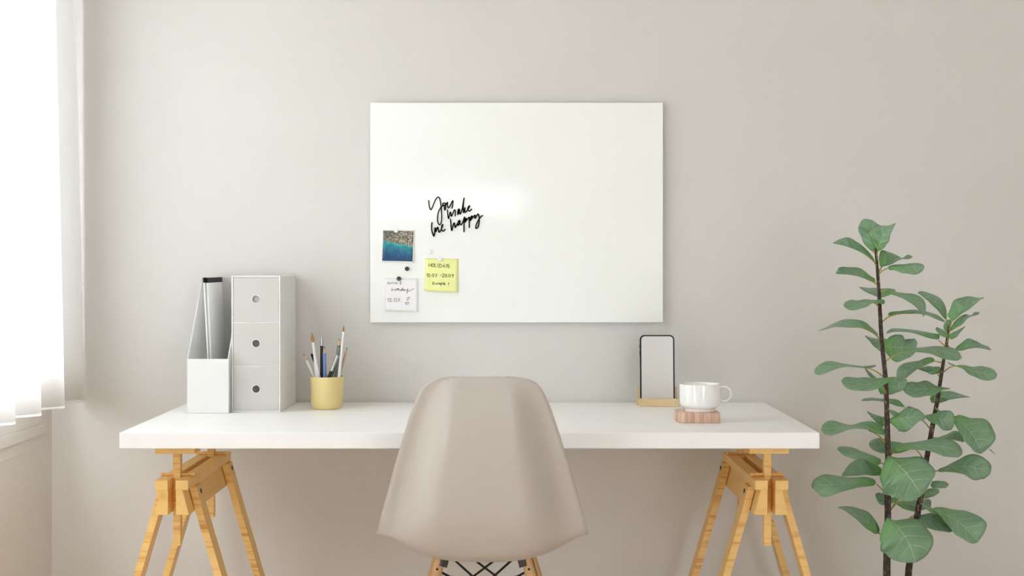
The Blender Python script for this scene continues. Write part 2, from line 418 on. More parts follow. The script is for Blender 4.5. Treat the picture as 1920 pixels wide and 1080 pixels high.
# ------------------------------------------------------------------ chair
CHX = -.0612
chair = thing('chair', 'pale beige moulded shell chair with wooden legs, seen from behind at the desk', 'chair', (CHX, -.70, 0))
def ez(py, y): return CAMZ - (py-CY)*(y-CAMY)/F
def ehw(p, y): return p*(y-CAMY)/F
rows = []   # (edge hw, edge y, edge z, centre y, centre z, blend 0 back .. 1 seat)
for py, hw, ey, cy, cz, bl in [
    (707.0, 52, -.952, -.953, .8649, 0), (709.0, 76, -.951, -.955, .8600, 0), (714.5, 95, -.948, -.956, .848, 0),
    (725, 109, -.942, -.956, .832, 0), (741, 119, -.935, -.960, .810, 0), (775, 133, -.922, -.960, .770, 0), (830, 150.5, -.902, -.955, .712, 0),
    (885, 166.5, -.880, -.946, .660, .05), (940, 182, -.856, -.932, .606, .1), (977, 192.5, -.833, -.914, .556, .25), (998, 198, -.808, -.876, .506, .5)]:
    rows.append((ehw(hw, ey), ey, ez(py, ey), cy, cz, bl))
rows += [(.2275, -.765, .514, -.835, .470, .8), (.226, -.70, .506, -.775, .448, 1), (.222, -.62, .500, -.69, .440, 1),
         (.212, -.53, .494, -.58, .446, 1), (.195, -.455, .478, -.48, .458, 1), (.175, -.42, .455, -.435, .452, 1), (.15, -.405, .435, -.415, .436, 1)]
R = crom(rows, 5)
mb = MB(); NU = 40; grid = []
def hback(u):
    t = min(1, max(0, (u-.42)/.46)); return t*t*(3-2*t)*1.06 - .06*max(0, (u-.88)/.12)
def hseat(u): return u**2.8
for (hw, ey, ezz, cy, cz, bl) in R:
    bl = min(1, max(0, bl)); line = []
    for i in range(NU+1):
        u = -1+2*i/NU; a = abs(u)
        hb, hs = hback(a), hseat(a)
        hy = hb*(1-bl)+hs*bl
        hz = (a**2.2)*(1-bl)+hs*bl
        line.append(mb.bm.verts.new((CHX + hw*u, cy+(ey-cy)*hy, cz+(ezz-cz)*hz)))
    grid.append(line)
for a, b2 in zip(grid, grid[1:]):
    for i in range(NU): mb.bm.faces.new((a[i], a[i+1], b2[i+1], b2[i]))
shell = mb.build('seat_shell', M['shell'], chair, smooth=True, angle=0, solid=.0055)
def P(dx, y, z): return Vector((CHX+dx, y, z))
for s in (-1, 1):
    for (yt, yb, ht, hb, zt) in ((-.745, -.86, .095, .215, .449), (-.555, -.47, .10, .225, .440)):
        top, bot = P(s*ht, yt, zt), P(s*hb, yb, 0)
        leg = MB().tube([top, top.lerp(bot, .1), top.lerp(bot, .5), bot], [.0118, .0128, .0135, .010], 18).build('leg', M['leg_wood'], chair, smooth=True)
        q = top.lerp(bot, .048)
        MB().tube([q+Vector((0, -.011, .0)), q+Vector((0, -.0145, 0))], .0026, 10).build('bolt', M['black_metal'], leg)
        q0 = top.lerp(bot, -.015); q1 = top.lerp(bot, .032)
        br = MB(); dirv = (bot-top).normalized()
        rot = dirv.to_track_quat('-Z', 'Y').to_matrix()
        br.box(top.lerp(bot, .015)+Vector((-s*.009, -.004, 0)), (.013, .02, .024), rot, .001)
        br.tube([top+Vector((-s*.012, -.004, .004)), P(s*(ht-.018), yt, zt-.001), P(s*(ht-.03), yt+.01, zt+.001)], .0022, 8)
        br.build('bracket', M['grey_metal'], leg)
w = MB()
for s in (-1, 1):   # rear and front crossing rods, side rods
    w.tube([P(s*.075, -.742, .4465), P(s*.066, -.745, .446), P(-s*.150, -.790, .262)], .0026, 8)
    w.tube([P(s*.078, -.560, .440), P(s*.068, -.560, .438), P(-s*.155, -.52, .262)], .0026, 8)
    w.tube([P(s*.094, -.748, .418), P(s*.075, -.735, .405), P(-s*.02, -.60, .36), P(-s*.11, -.55, .30)], .0026, 8)
    w.tube([P(s*.099, -.745, .43), P(s*.165, -.52, .24)], .0026, 8)
    w.tube([P(s*.104, -.56, .43), P(s*.165, -.80, .24)], .0026, 8)
w.build('cross_brace', M['black_metal'], chair, smooth=True)

# ------------------------------------------------------------------ drawer box
x0, x1, y0, y1, z0, z1 = -.711, -.5865, -.269, -.012, DT+.0005, DT+.3475
D = thing('drawer_box', 'tall pale grey desktop box with three drawers and round finger holes', 'drawer unit', ((x0+x1)/2, (y0+y1)/2, DT))
t = .0042; c = MB()
c.bb(x0, x0+t, y0, y1, z0, z1, .0012); c.bb(x1-t, x1, y0, y1, z0, z1, .0012)
c.bb(x0+t, x1-t, y1-t, y1, z0, z1); c.bb(x0+t, x1-t, y0, y1-t, z0, z0+t, .0008); c.bb(x0+t, x1-t, y0, y1-t, z1-t, z1, .0008)
h = (z1-z0)/3
zs = [CAMZ-(605-CY)/737, CAMZ-(687-CY)/737]
for z in zs: c.bb(x0+t, x1-t, y0+.0005, y1-t, z-.0012, z+.0012)
c.build('case', M['card'], D)
cuts = [z1-t, zs[0], zs[1], z0+t]
for i in range(3):
    zt_, zb_ = cuts[i]-(.0016 if i else .0006), cuts[i+1]+(.0016 if i < 2 else .0006)
    zc = CAMZ - ((561, 644, 729.5)[i]-CY)/737; xc = (480-CX)/737
    # front with a real round hole
    mb = MB(); bm = mb.bm; n = 40; rr = .0098
    fx0, fx1 = x0+t+.0006, x1-t-.0006
    def plate(y):
        ring = [bm.verts.new((xc+rr*math.cos(2*math.pi*k/n), y, zc+rr*math.sin(2*math.pi*k/n))) for k in range(n)]
        outer = []
        for k in range(n):
            a = 2*math.pi*k/n; cx_, sz_ = math.cos(a), math.sin(a)
            kx = ((fx1-xc) if cx_ > 0 else (xc-fx0))/max(abs(cx_), 1e-6); kz = ((zt_-zc) if sz_ > 0 else (zc-zb_))/max(abs(sz_), 1e-6)
            q = min(kx, kz); outer.append(bm.verts.new((xc+q*cx_, y, zc+q*sz_)))
        # push the nearest ring points to the true corners
        for X, Z in ((fx0, zb_), (fx0, zt_), (fx1, zb_), (fx1, zt_)):
            v = min(outer, key=lambda v: (v.co.x-X)**2+(v.co.z-Z)**2); v.co.x, v.co.z = X, Z
        for k in range(n): bm.faces.new((ring[k], ring[(k+1) % n], outer[(k+1) % n], outer[k]))
        return ring, outer
    r0, o0 = plate(y0+.0010); r1, o1 = plate(y0+.0045)
    for k in range(n):
        bm.faces.new((r0[k], r0[(k+1) % n], r1[(k+1) % n], r1[k])); bm.faces.new((o0[k], o0[(k+1) % n], o1[(k+1) % n], o1[k]))
    dr = mb.build('drawer', M['card_front'], D)
    MB().lathe([(rr-.0004, -.0004), (rr+.0016, -.0004), (rr+.0016, .0012), (rr-.0004, .0012)], (0, 0, 0), 40, True)
    rg = MB(); pts = [(xc+(rr+.0004)*math.cos(2*math.pi*k/40), y0+.0008, zc+(rr+.0004)*math.sin(2*math.pi*k/40)) for k in range(41)]
    rg.tube(pts, .0009, 8, False).build('finger_hole_rim', M['ring'], dr, smooth=True)
    MB().bb(fx0+.004, fx1-.004, y0+(.0075, .020, .026)[i], y1-.02, zb_+.002, zt_-.012).build('drawer_tray', M['hole'], dr)

# ------------------------------------------------------------------ magazine file with folders
x0, x1, y0, y1 = -.8185, -.7125, -.2935, -.025
z0 = DT+.0005; zl = CAMZ-(673-CY)/742; zh = 1.062
mf = thing('magazine_file', 'white slanted magazine file standing left of the drawer box', 'magazine file', ((x0+x1)/2, (y0+y1)/2, DT))
t = .0035
fb = MB()
for xa in (x0, x1-t):
    fb.prism([(y0, z0), (y0, zl), (-.122, zh), (y1, zh), (y1, z0)], 'x', xa, xa+t, .0008)
fb.bb(x0+t, x1-t, y1-t, y1, z0, zh-.001); fb.bb(x0+t, x1-t, y0+t, y1-t, z0, z0+t)
fb.build('body', M['file'], mf)
MB().bb(x0+t*.2, x1-t*.2, y0-.0002, y0+t, z0, zl, .001).build('front_panel', M['card'], mf)
def folder(px_t, px_b, d, thick, depth, ztop, label, band=None):
    """upright thin folder standing in the file; front edge runs from px_b (at the front panel rim) to px_t (top)"""
    a = at(px_b, 673, d); b2 = at(px_t, 520, d)
    zb = z0+t+.0006; k = (b2.x-a.x)/(b2.z-a.z)
    xb = max(a.x + k*(zb-a.z), -99); xt = a.x + k*(ztop-a.z)
    T = thing('document_folder', label, 'folder', (xb, CAMY+d+depth/2, zb), 'folders in the magazine file')
    y = CAMY+d
    def slab(z_0, z_1, yy0, yy1, e=0):
        q = lambda z: a.x + k*(z-a.z)
        return MB().prism([(q(z_0)-e, z_0), (q(z_1)-e, z_1), (q(z_1)+thick+e, z_1), (q(z_0)+thick+e, z_0)], 'y', yy0, yy1)
    slab(zb, ztop, y, y+depth).build('cover', M['paper'], T)
    if band: slab(ztop-band, ztop-.0004, y-.0006, y+depth+.0003, .0003).build('spine_label', M['black_card'], T)
    return T
folder(380.5, 389.0, 3.660, .0024, .03, 1.0625, 'narrow white booklet with a black top edge, leftmost in the magazine file', .013)
folder(386.0, 393.5, 3.672, .0045, .182, 1.0622, 'white folder with a broad black strip along its top, inside the magazine file', .0136)
# ------------------------------------------------------------------ pencil cup and its contents
PC = Vector(((613-CX)*3.714/F, CAMY+3.714, DT+.0004))
o = MB().lathe([(0, 0), (.0340, 0), (.0362, .0010), (.0365, .0030), (.0372, .0055), (.0400, .0095), (.0415, .0170), (.0437, .0825), (.0434, .0838), (.0422, .0838), (.0417, .0825), (.0394, .020), (.036, .010), (0, .009)], PC, 64).build('pencil_cup', M['yellow_cup'], smooth=True)
tag(o, 'round matt yellow ceramic cup holding pencils and brushes on the desk', 'cup')
def stick(name, label, cat, tip, rim, dt, dr, parts, group='pencils and brushes in the yellow cup'):
    """tip / rim in 6x crop units (origin 550,600); dt, dr metres behind the cup axis at tip / rim"""
    A = at(550+tip[0]/6, 600+tip[1]/6, 3.714+dt); B = at(550+rim[0]/6, 600+rim[1]/6, 3.714+dr)
    ax = (B-A).normalized()
    ln = (A.z-(DT+.0115))/(-ax.z); E = A+ax*ln
    T = thing(name, label, cat, E, group)
    for pn, mat, prof in parts:
        pr = [(min(dd, ln), rad) for dd, rad in prof]
        MB().tube([A+ax*dd for dd, _ in pr], [r_ for _, r_ in pr], 14).build(pn, M[mat], T, smooth=True)
    return T
def pencil(body, r=.0036, cone=.020):
    return [('lead', 'lead', [(0, .0004), (.0055, .0015)]), ('sharpened_tip', 'cut_wood', [(.0052, .0013), (cone*.7, .0032*r/.0036), (cone, r)]), ('shaft', body, [(cone-.0004, r*1.01), (9, r*1.01)])]
stick('pencil', 'white pencil leaning far left in the yellow cup', 'pencil', (114, 378), (240, 646), .004, .006, pencil('white_lacquer'))
stick('paintbrush', 'fat white-handled paintbrush with pointed brown hair, left side of the yellow cup', 'paintbrush', (206, 142), (276, 646), -.012, -.010,
      [('bristles', 'bristle', [(0, .0004), (.006, .0022), (.016, .0046), (.022, .0043), (.027, .0032)]),
       ('ferrule', 'white_lacquer', [(.0255, .0036), (.045, .0034), (.062, .0036)]),
       ('handle', 'white_lacquer', [(.0618, .0042), (.072, .0046), (.10, .0068), (.13, .0078), (9, .0070)])])
stick('pen', 'black round-ended pen behind the fat paintbrush in the yellow cup', 'pen', (204, 378), (300, 646), .010, .014,
      [('cap', 'black_lacquer', [(0, .0012), (.002, .0032), (.016, .0036), (.026, .0026)]), ('barrel', 'black_lacquer', [(.0255, .0018), (.04, .0020), (9, .0022)])])
stick('pencil', 'black pencil with a silver metal end, upright in the middle of the yellow cup', 'pencil', (319, 190), (319, 646), .006, .004,
      [('metal_end', 'silver', [(0, .0026), (.001, .0036), (.0235, .0036)]), ('shaft', 'black_lacquer', [(.0233, .0040), (9, .0040)])])
stick('pencil', 'blue pencil standing upright at the front centre of the yellow cup', 'pencil', (350, 292), (354, 646), -.016, -.014, pencil('blue_lacquer', .0042, .0185))
stick('pencil', 'grey-green pencil right of centre in the yellow cup', 'pencil', (520, 208), (478, 646), .012, .004, pencil('green_lacquer', .0046, .0185))
stick('marker', 'open silver tube marker leaning right in the yellow cup', 'marker', (498, 398), (398, 646), -.010, -.012,
      [('open_end', 'black_lacquer', [(-.0004, .0036), (.004, .0036)]), ('barrel', 'silver', [(.0002, .0045), (.044, .0042)]), ('grip', 'black_lacquer', [(.0438, .0043), (9, .0043)])])
stick('pen', 'thin dark pen between the silver tube and the right paintbrush in the yellow cup', 'pen', (486, 490), (432, 646), .020, .016,
      [('cap', 'black_lacquer', [(0, .0016), (.001, .0027), (.012, .0027)]), ('barrel', 'green_lacquer', [(.0119, .0026), (9, .0026)])])
stick('paintbrush', 'tall slim white-handled paintbrush, highest of all in the yellow cup', 'paintbrush', (570, 60), (514, 646), -.006, -.006,
      [('bristles', 'bristle', [(0, .0004), (.005, .0019), (.012, .0030), (.017, .0027)]),
       ('ferrule', 'white_lacquer', [(.0162, .0034), (.022, .0030), (.045, .0027), (.08, .0024)]),
       ('handle', 'white_lacquer', [(.0798, .0038), (.10, .0042), (9, .0040)])])
stick('pencil', 'thin tan wooden pencil leaning far right in the yellow cup', 'pencil', (606, 305), (512, 646), .016, .022, pencil('tan_wood', .0031, .016))

# ------------------------------------------------------------------ phone and its stand
d = 3.752; y = CAMY+d; Z = DT+.0003
st = thing('phone_stand', 'small beech wood phone stand on the desk behind the mug', 'phone stand', ((1236-CX)*d/F, y, DT))
sx0, sx1 = (1200-CX)*d/F, (1273.5-CX)*d/F
zr = CAMZ-(747.5-CY)*d/F
b_ = MB().bb(sx0, sx1, y, y+.009, Z, zr, .001); b_.bb(sx0, sx1, y+.009, y+.040, Z, Z+.007, .0006); b_.bb(sx0, sx1, y+.022, y+.040, Z+.007, zr-.002, .001)
b_.build('base', M['stand_wood'], st)
for px0, px1 in ((1194.5, 1199.0), (1266.0, 1271.0)):
    xa, xb = (px0-CX)*3.79/F, (px1-CX)*3.79/F
    MB().prism([(y+.041, Z), (y+.055, Z), (y+.062, Z+.047), (y+.052, Z+.047)], 'x', xa, xb, .0008).build('back_arm', M['stand_wood'], st)
MB().bb((1194.5-CX)*3.79/F, (1271-CX)*3.79/F, y+.0405, y+.05, Z, Z+.008).build('rear_bar', M['stand_wood'], st)
dp = 3.762
px0, px1 = 1200.6, 1265.4; w = (px1-px0)*dp/F; hgt = (757-628.3)*dp/F
ph = thing('smartphone', 'smartphone with a blank pale screen and black frame standing in the wooden stand', 'phone', ((1233-CX)*dp/F, CAMY+dp+.004, Z+.0072))
def rrect(w, h, r, n=10):
    pts = []
    for (cx_, cz_, a0) in ((w/2-r, h-r, 0), (-w/2+r, h-r, 90), (-w/2+r, r, 180), (w/2-r, r, 270)):
        for k in range(n+1):
            a = math.radians(a0+90*k/n); pts.append((cx_+r*math.cos(a), cz_+r*math.sin(a)))
    return pts
def tilt(mb, base, ang):
    R_ = Matrix.Translation(base) @ Matrix.Rotation(ang, 4, 'X')
    bmesh.ops.transform(mb.bm, matrix=R_, verts=mb.bm.verts); return mb
base = Vector(((1233-CX)*dp/F, CAMY+dp, Z+.0075)); ta = math.radians(-4)
tilt(MB().prism(rrect(w, hgt, .0125), 'y', 0, .0078, .0008), base, ta).build('body', M['black_metal'], ph)
tilt(MB().prism([(p[0], p[1]+.0035) for p in rrect(w-.0074, hgt-.0072, .0095)], 'y', -.0003, .0004), base, ta).build('screen', M['screen'], ph)
tilt(MB().bb(-w/2-.0009, -w/2+.001, .003, .005, hgt*.80, hgt*.86, .0003).bb(-w/2-.0009, -w/2+.001, .003, .005, hgt*.70, hgt*.77, .0003), base, ta).build('side_button', M['black_metal'], ph)

# ------------------------------------------------------------------ coaster and mug
dc = 3.372; s_ = F/dc
cx0, cx1 = (1272-CX)/s_, (1351-CX)/s_; cw = cx1-cx0; yc0 = CAMY+dc
zt_ = DT+.0245
pts = [(cx0+.014, yc0), (cx1-.003, yc0), (cx1, yc0+.003), (cx1, yc0+cw-.018), (cx1-.016, yc0+cw), (cx0+.016, yc0+cw), (cx0, yc0+cw-.018), (cx0, yc0+.016)]
o = MB().prism(pts, 'z', DT+.0003, zt_, .001).build('coaster', M['coaster'])
tag(o, 'thick square wooden coaster with cut corners under the white mug', 'coaster')
dm = dc+cw*.5; MC = Vector(((1312.2-CX)*dm/F, CAMY+dm, zt_+.0002)); k = dm/F
mg = thing('mug', 'low wide white porcelain mug with a ring handle on the wooden coaster', 'mug', MC)
prof = [(0, .003), (.0335, .003), (.0340, .0), (.0365, .0), (.0370, .0030), (.0378, .0062), (.0425, .0090), (.0462, .0125), (.0482, .0175), (.0490, .026), (.0492, .045), (.0488, .0625), (.0484, .0645), (.0474, .0648), (.0464, .063), (.0466, .045), (.0462, .030), (.044, .0205), (.036, .0155), (0, .014)]
MB().lathe(prof, MC, 72).build('bowl', M['mug'], mg, smooth=True)
hd = []
for i in range(25):
    a = math.radians(108 - 228*i/24)
    hd.append(MC + Vector((.0585+.0165*math.cos(a), -.002, .0405+.0175*math.sin(a))))
hd = [MC+Vector((.0475, -.001, .0565))] + hd[1:-1] + [MC+Vector((.0478, -.001, .0262))]
MB().tube(hd, .0022, 12).build('handle', M['mug'], mg, smooth=True)

# ------------------------------------------------------------------ glass board on the wall
yb0 = -.0205; sb = F/(yb0-CAMY)
bx = lambda p: (p-CX)/sb
bz = lambda p: CAMZ-(p-CY)/sb
B = thing('glass_board', 'large white glass magnetic board hung on the wall above the desk', 'board', ((bx(694)+bx(1243))/2, -.01, bz(604.5)))
MB().bb(bx(694), bx(1243), yb0, yb0+.005, bz(604.5), bz(192.5), .0010).build('glass_panel', M['board'], B)
MB().bb(bx(712), bx(1225), yb0+.005, -.0002, bz(586), bz(211)).build('mounting_plate', M['board_back'], B)

# black script lettering
lt = thing('script_lettering', 'black cut-out script lettering reading You make me happy on the glass board', 'lettering', (bx(850), yb0, bz(408)))
def letter(name, strokes, r=.0015):
    mb = MB()
    for s in strokes:
        pts = crom([(bx(790+x/12), bz(360+y_/12)) for x, y_ in s], 5)
        mb.tube([(p[0], yb0-.0026, p[1]) for p in pts], r, 8, True, .7)
    # small stand-offs that carry the word on the glass
    x, y_ = strokes[0][len(strokes[0])//2]
    p = Vector((bx(790+x/12), yb0-.002, bz(360+y_/12)))
    mb.tube([p, p+Vector((0, .0021, 0))], .0012, 8)
    mb.build(name, M['letters'], lt, smooth=True, angle=0)
letter('lettering_word', [[(165,185),(175,290),(190,360),(212,398),(245,355),(290,240),(330,160),(375,115),(410,140),(430,220),(445,330),(458,470),(460,600),(445,700),(415,738),(385,715),(365,640),(368,540),(390,440),(430,360),(480,315),(535,290),(555,265),(515,248),(480,265),(490,295),(518,305),(520,370),(528,410),(545,380),(550,310),(565,265),(592,235),(588,290),(598,345),(615,355),(650,310),(690,220),(712,198),(705,280),(690,375)]], .00150)
letter('lettering_word', [[(588,392),(595,500),(612,605),(630,540),(655,445),(665,500),(678,548),(710,480),(745,405),(765,430),(762,550)],
                [(862,425),(845,380),(825,430),(820,515),(848,450),(862,395),(862,470),(880,495),(905,440),(925,360),(945,220),(965,130),(950,220),(945,330),(950,475),(965,410),(990,350),(978,400),(985,460),(1020,430),(1060,380),(1090,310),(1062,330),(1045,390),(1075,430),(1110,410),(1138,378)]], .00160)
letter('lettering_word', [[(243,680),(232,770),(240,880),(270,970),(285,990),(300,910),(315,800),(325,900),(345,850),(370,790),(385,850),(402,905),(440,860),(485,740),(460,760),(455,840),(485,880),(515,865),(540,835)]], .00165)
letter('lettering_word', [[(658,605),(665,720),(685,875),(705,790),(740,690),(750,740),(765,800),(800,740),(860,635),(828,680),(828,755),(866,690),(870,640),(868,700),(890,738),(930,690),(972,555)],
                 [(972,555),(962,700),(960,905)], [(962,690),(1000,590),(1008,620),(980,680),(1030,620),(1080,560)], [(1082,560),(1077,690),(1080,810)],
                 [(1085,650),(1130,540),(1142,570),(1095,650),(1160,570),(1210,520),(1200,600),(1240,550),(1275,495),(1300,550),(1300,680),(1280,780),(1240,820),(1225,800),(1245,710),(1300,610),(1350,550),(1388,525)]], .00165)

# notes, print and magnets (crop units: 6.355x, origin 700,420)
def nb(x, y_): return bx(700+x/6.355), bz(420+y_/6.355)
def sheet(name, corners, mat, parent, y0, thick=.0004, curl=.006, uv=False, lift=0.0003):
    """paper from its four corners tl,tr,br,bl; the lower edge stands away from the board by curl"""
    mb = MB(); n = 10; rows_ = []
    lay = mb.bm.loops.layers.uv.new('UVMap')
    for j in range(n+1):
        v = j/n; r_ = []
        for i in range(n+1):
            u = i/n
            t_ = Vector(nb(*corners[0])).lerp(Vector(nb(*corners[1])), u); q = Vector(nb(*corners[3])).lerp(Vector(nb(*corners[2])), u)
            p = t_.lerp(q, v)
            r_.append(mb.bm.verts.new((p.x, y0-lift-curl*v**2.2, p.y)))
        rows_.append(r_)
    for j in range(n):
        for i in range(n):
            f = mb.bm.faces.new((rows_[j][i], rows_[j][i+1], rows_[j+1][i+1], rows_[j+1][i]))
            for l, (uu, vv_) in zip(f.loops, ((i, j), (i+1, j), (i+1, j+1), (i, j+1))): l[lay].uv = (uu/n, 1-vv_/n)
    return mb.build(name, mat, parent, smooth=True, angle=0, solid=thick)
def circ(cx_, cy_, rx, ry, n=12): return [(cx_+rx*math.cos(2*math.pi*k/n), cy_+ry*math.sin(2*math.pi*k/n)) for k in range(n+1)]
def dot(x, y_): return [(x-2, y_), (x+2, y_+1)]
def ink(parent, strokes, ytop, ybot, y0, curl, r=.00042):
    mb = MB()
    for s in strokes:
        pts = crom(s, 3) if len(s) > 5 else s
        q = []
        for x, y_ in pts:
            v = (y_-ytop)/(ybot-ytop); px_, pz_ = nb(x, y_)
            q.append((px_, y0-.0008-curl*max(0, v)**2.2, pz_))
        mb.tube(q, r, 6, True, .4)
    return mb.build('handwriting', M['ink'], parent, smooth=True, angle=0)
pp = thing('photo_print', 'square photo print of a rocky shore and blue sea held on the glass board', 'photo', (bx(746), yb0, bz(492)))
cor = [(105, 62), (497, 74), (485, 463), (90, 455)]
sheet('print_paper', cor, M['paper'], pp, yb0, curl=.005)
sheet('printed_picture', [(119, 78), (478, 87), (468, 446), (107, 437)], M['picture'], pp, yb0, curl=.0048, lift=.0008, thick=.0002)
yn = thing('sticky_note', 'yellow sticky note with handwritten holiday dates, held on the glass board', 'note', (bx(828), yb0, bz(547)), 'paper notes on the glass board')
sheet('note_paper', [(622, 408), (1016, 415), (1006, 813), (608, 799)], M['note_yellow'], yn, yb0, curl=.006)
Y = [[(662,470),(660,512)],[(662,491),(690,489)],[(692,468),(688,514)],circ(712,492,13,19),[(735,470),(732,513),(755,509)],[(772,472),(770,516)],
     [(790,475),(788,519)],[(786,476),(806,480),(819,496),(808,514),(788,519)],[(828,521),(842,474),(857,522)],[(832,505),(855,505)],[(866,478),(877,497)],[(891,475),(872,522)],[(908,487),(893,489),(893,500),(907,508),(903,520),(886,521)],
     [(632,608),(646,589),(643,632)],circ(665,612,10,18),dot(686,630),circ(711,612,11,18),[(735,596),(759,592),(745,636)],[(738,614),(759,611)],[(795,613),(811,612)],
     [(822,602),(836,592),(844,602),(835,618),(821,633),(846,630)],circ(866,615,11,17),dot(888,631),circ(909,615,11,17),[(932,601),(956,597),(945,637)],[(936,618),(958,614)],
     [(727,689),(708,695),(706,721),(730,720)],[(708,707),(725,705)],[(736,703),(738,721),(751,719),(755,702),(757,721)],[(766,703),(769,723)],[(768,709),(783,702)],circ(794,712,8,9),[(809,702),(808,741)],[(808,704),(820,701),(828,708),(822,719),(808,720)],
     [(836,714),(852,710),(847,701),(838,706),(838,720),(848,725),(864,717)],[(899,695),(895,725)],dot(892,740)]
ink(yn, Y, 408, 800, yb0, .006, .00062)
wn = thing('sticky_note', 'white note with a handwritten birthday reminder, held on the glass board', 'note', (bx(753), yb0, bz(584)), 'paper notes on the glass board')
sheet('note_paper', [(142, 640), (536, 648), (532, 1041), (140, 1033)], M['note_white'], wn, yb0, curl=.006)
Wt = [[(165,716),(180,685),(189,719)],[(170,706),(187,705)],[(198,719),(200,690),(218,716),(223,689)],[(232,717),(235,690),(252,715),(257,690)],[(264,716),(274,690),(285,716)],[(267,706),(284,706)],[(301,689),(297,697)],
      [(333,690),(320,691),(320,699),(332,706),(328,715),(314,717)],
      [(224,759),(219,795),(232,795),(237,784),(221,784)],[(250,779),(249,794)],dot(252,769),[(262,780),(262,795)],[(262,786),(276,778)],[(286,765),(284,795)],[(275,777),(297,774)],[(301,764),(298,795)],[(300,786),(312,780),(314,795)],
      [(337,781),(326,784),(324,794),(336,793),(351,759),(346,795)],[(370,779),(359,784),(358,794),(370,791),(374,780),(375,795)],[(385,778),(388,793),(401,789),(413,771),(407,800),(401,829)],[(398,808),(440,793),(486,767)],
      [(164,902),(183,884),(178,927)],[(195,893),(207,884),(214,892),(208,906),(194,926),(223,922)],dot(235,923),circ(262,905,15,20),[(290,886),(316,882),(298,930)],[(292,906),(315,903)],dot(331,926),
      [(402,880),(436,867),(406,917),(402,880)],[(384,938),(392,956),(412,953),(424,940),(417,931),(403,939),(390,934),(384,938)]]
ink(wn, Wt, 640, 1036, yb0, .006, .00052)
def magnet(x, y_, mat, label, h=.0062, r=.0061):
    X, Zc = nb(x, y_); mb = MB()
    mb.lathe([(0, 0), (r, 0), (r, h*.75), (r*.9, h*.95), (r*.75, h), (0, h)], (0, 0, 0), 32)
    bmesh.ops.transform(mb.bm, matrix=Matrix.Translation((X, yb0-.0010, Zc)) @ Matrix.Rotation(math.radians(90), 4, 'X'), verts=mb.bm.verts)
    o = mb.build('magnet', M[mat], smooth=True); tag(o, label, 'magnet', 'round magnets on the glass board')
magnet(272, 78, 'magnet_white', 'round white magnet at the top of the photo print')
magnet(668, 330, 'magnet_white', 'round white magnet holding nothing, above the yellow sticky note')
magnet(792, 420, 'magnet_white', 'round white magnet at the top of the yellow sticky note')
magnet(403, 533, 'magnet_black', 'round black magnet holding nothing, below the photo print')
magnet(305, 652, 'magnet_black', 'round black magnet at the top of the white note')

# ------------------------------------------------------------------ fiddle-leaf fig
D1, D2 = 3.36, 3.46       # camera distances of the two stems
plant = thing('potted_plant', 'tall leafy green fiddle-leaf fig with two thin stems right of the desk', 'plant', ((1680-CX)*3.4/F, CAMY+3.4, 0))
px_ = (1678-CX)*3.4/F; py_ = CAMY+3.41
MB().lathe([(0, 0), (.10, 0), (.105, .004), (.125, .27), (.123, .276), (.115, .276), (.113, .25), (0, .25)], (px_, py_, 0.0), 56).build('planter', M['planter'], plant, smooth=True)
MB().lathe([(0, .001), (.06, .004), (.112, 0), (.11, -.02), (0, -.02)], (px_, py_, .262), 40).build('soil', M['soil'], plant, smooth=True)
st1 = [(1642, 466, 2.6), (1646, 517, 3.0), (1649, 567, 3.6), (1653, 637, 4.0), (1659, 695, 4.4), (1661.7, 737, 4.6), (1662.5, 763, 4.8), (1664, 813, 5.2), (1665, 858, 5.4), (1664.6, 935, 6.0), (1664.6, 972, 6.2), (1663, 1046, 6.8), (1662.8, 1080, 7.0), (1664, 1165, 7.4)]
st2 = [(1780, 612, 2.6), (1775, 643, 2.8), (1767.5, 687, 3.2), (1763, 716, 3.5), (1758, 749, 3.9), (1754.4, 767, 4.1), (1747, 807, 4.5), (1738, 857, 4.9), (1726.6, 929, 5.5), (1721, 960, 5.7), (1704.6, 1062, 6.2), (1703, 1080, 6.3), (1696, 1150, 6.6)]
for st_, dd, name in ((st1, D1, 'stem'), (st2, D2, 'stem')):
    P_ = crom(st_, 4); n = len(P_)
    # stems lean together a little towards the pot
    MB().tube([at(x, y_, dd + (.0 if dd == D1 else -.03*(i/n)**3)) for i, (x, y_, r_) in enumerate(P_)], [r_*dd/F for _, _, r_ in P_], 14).build(name, M['bark'], plant, smooth=True)

CR = {1: (1520, 400, 6), 2: (1680, 520, 6), 3: (1520, 570, 6), 4: (1670, 640, 5.686), 5: (1520, 730, 6), 6: (1680, 740, 6), 7: (1510, 880, 5.4), 8: (1680, 890, 5.684), 9: (1500, 720, 3)}
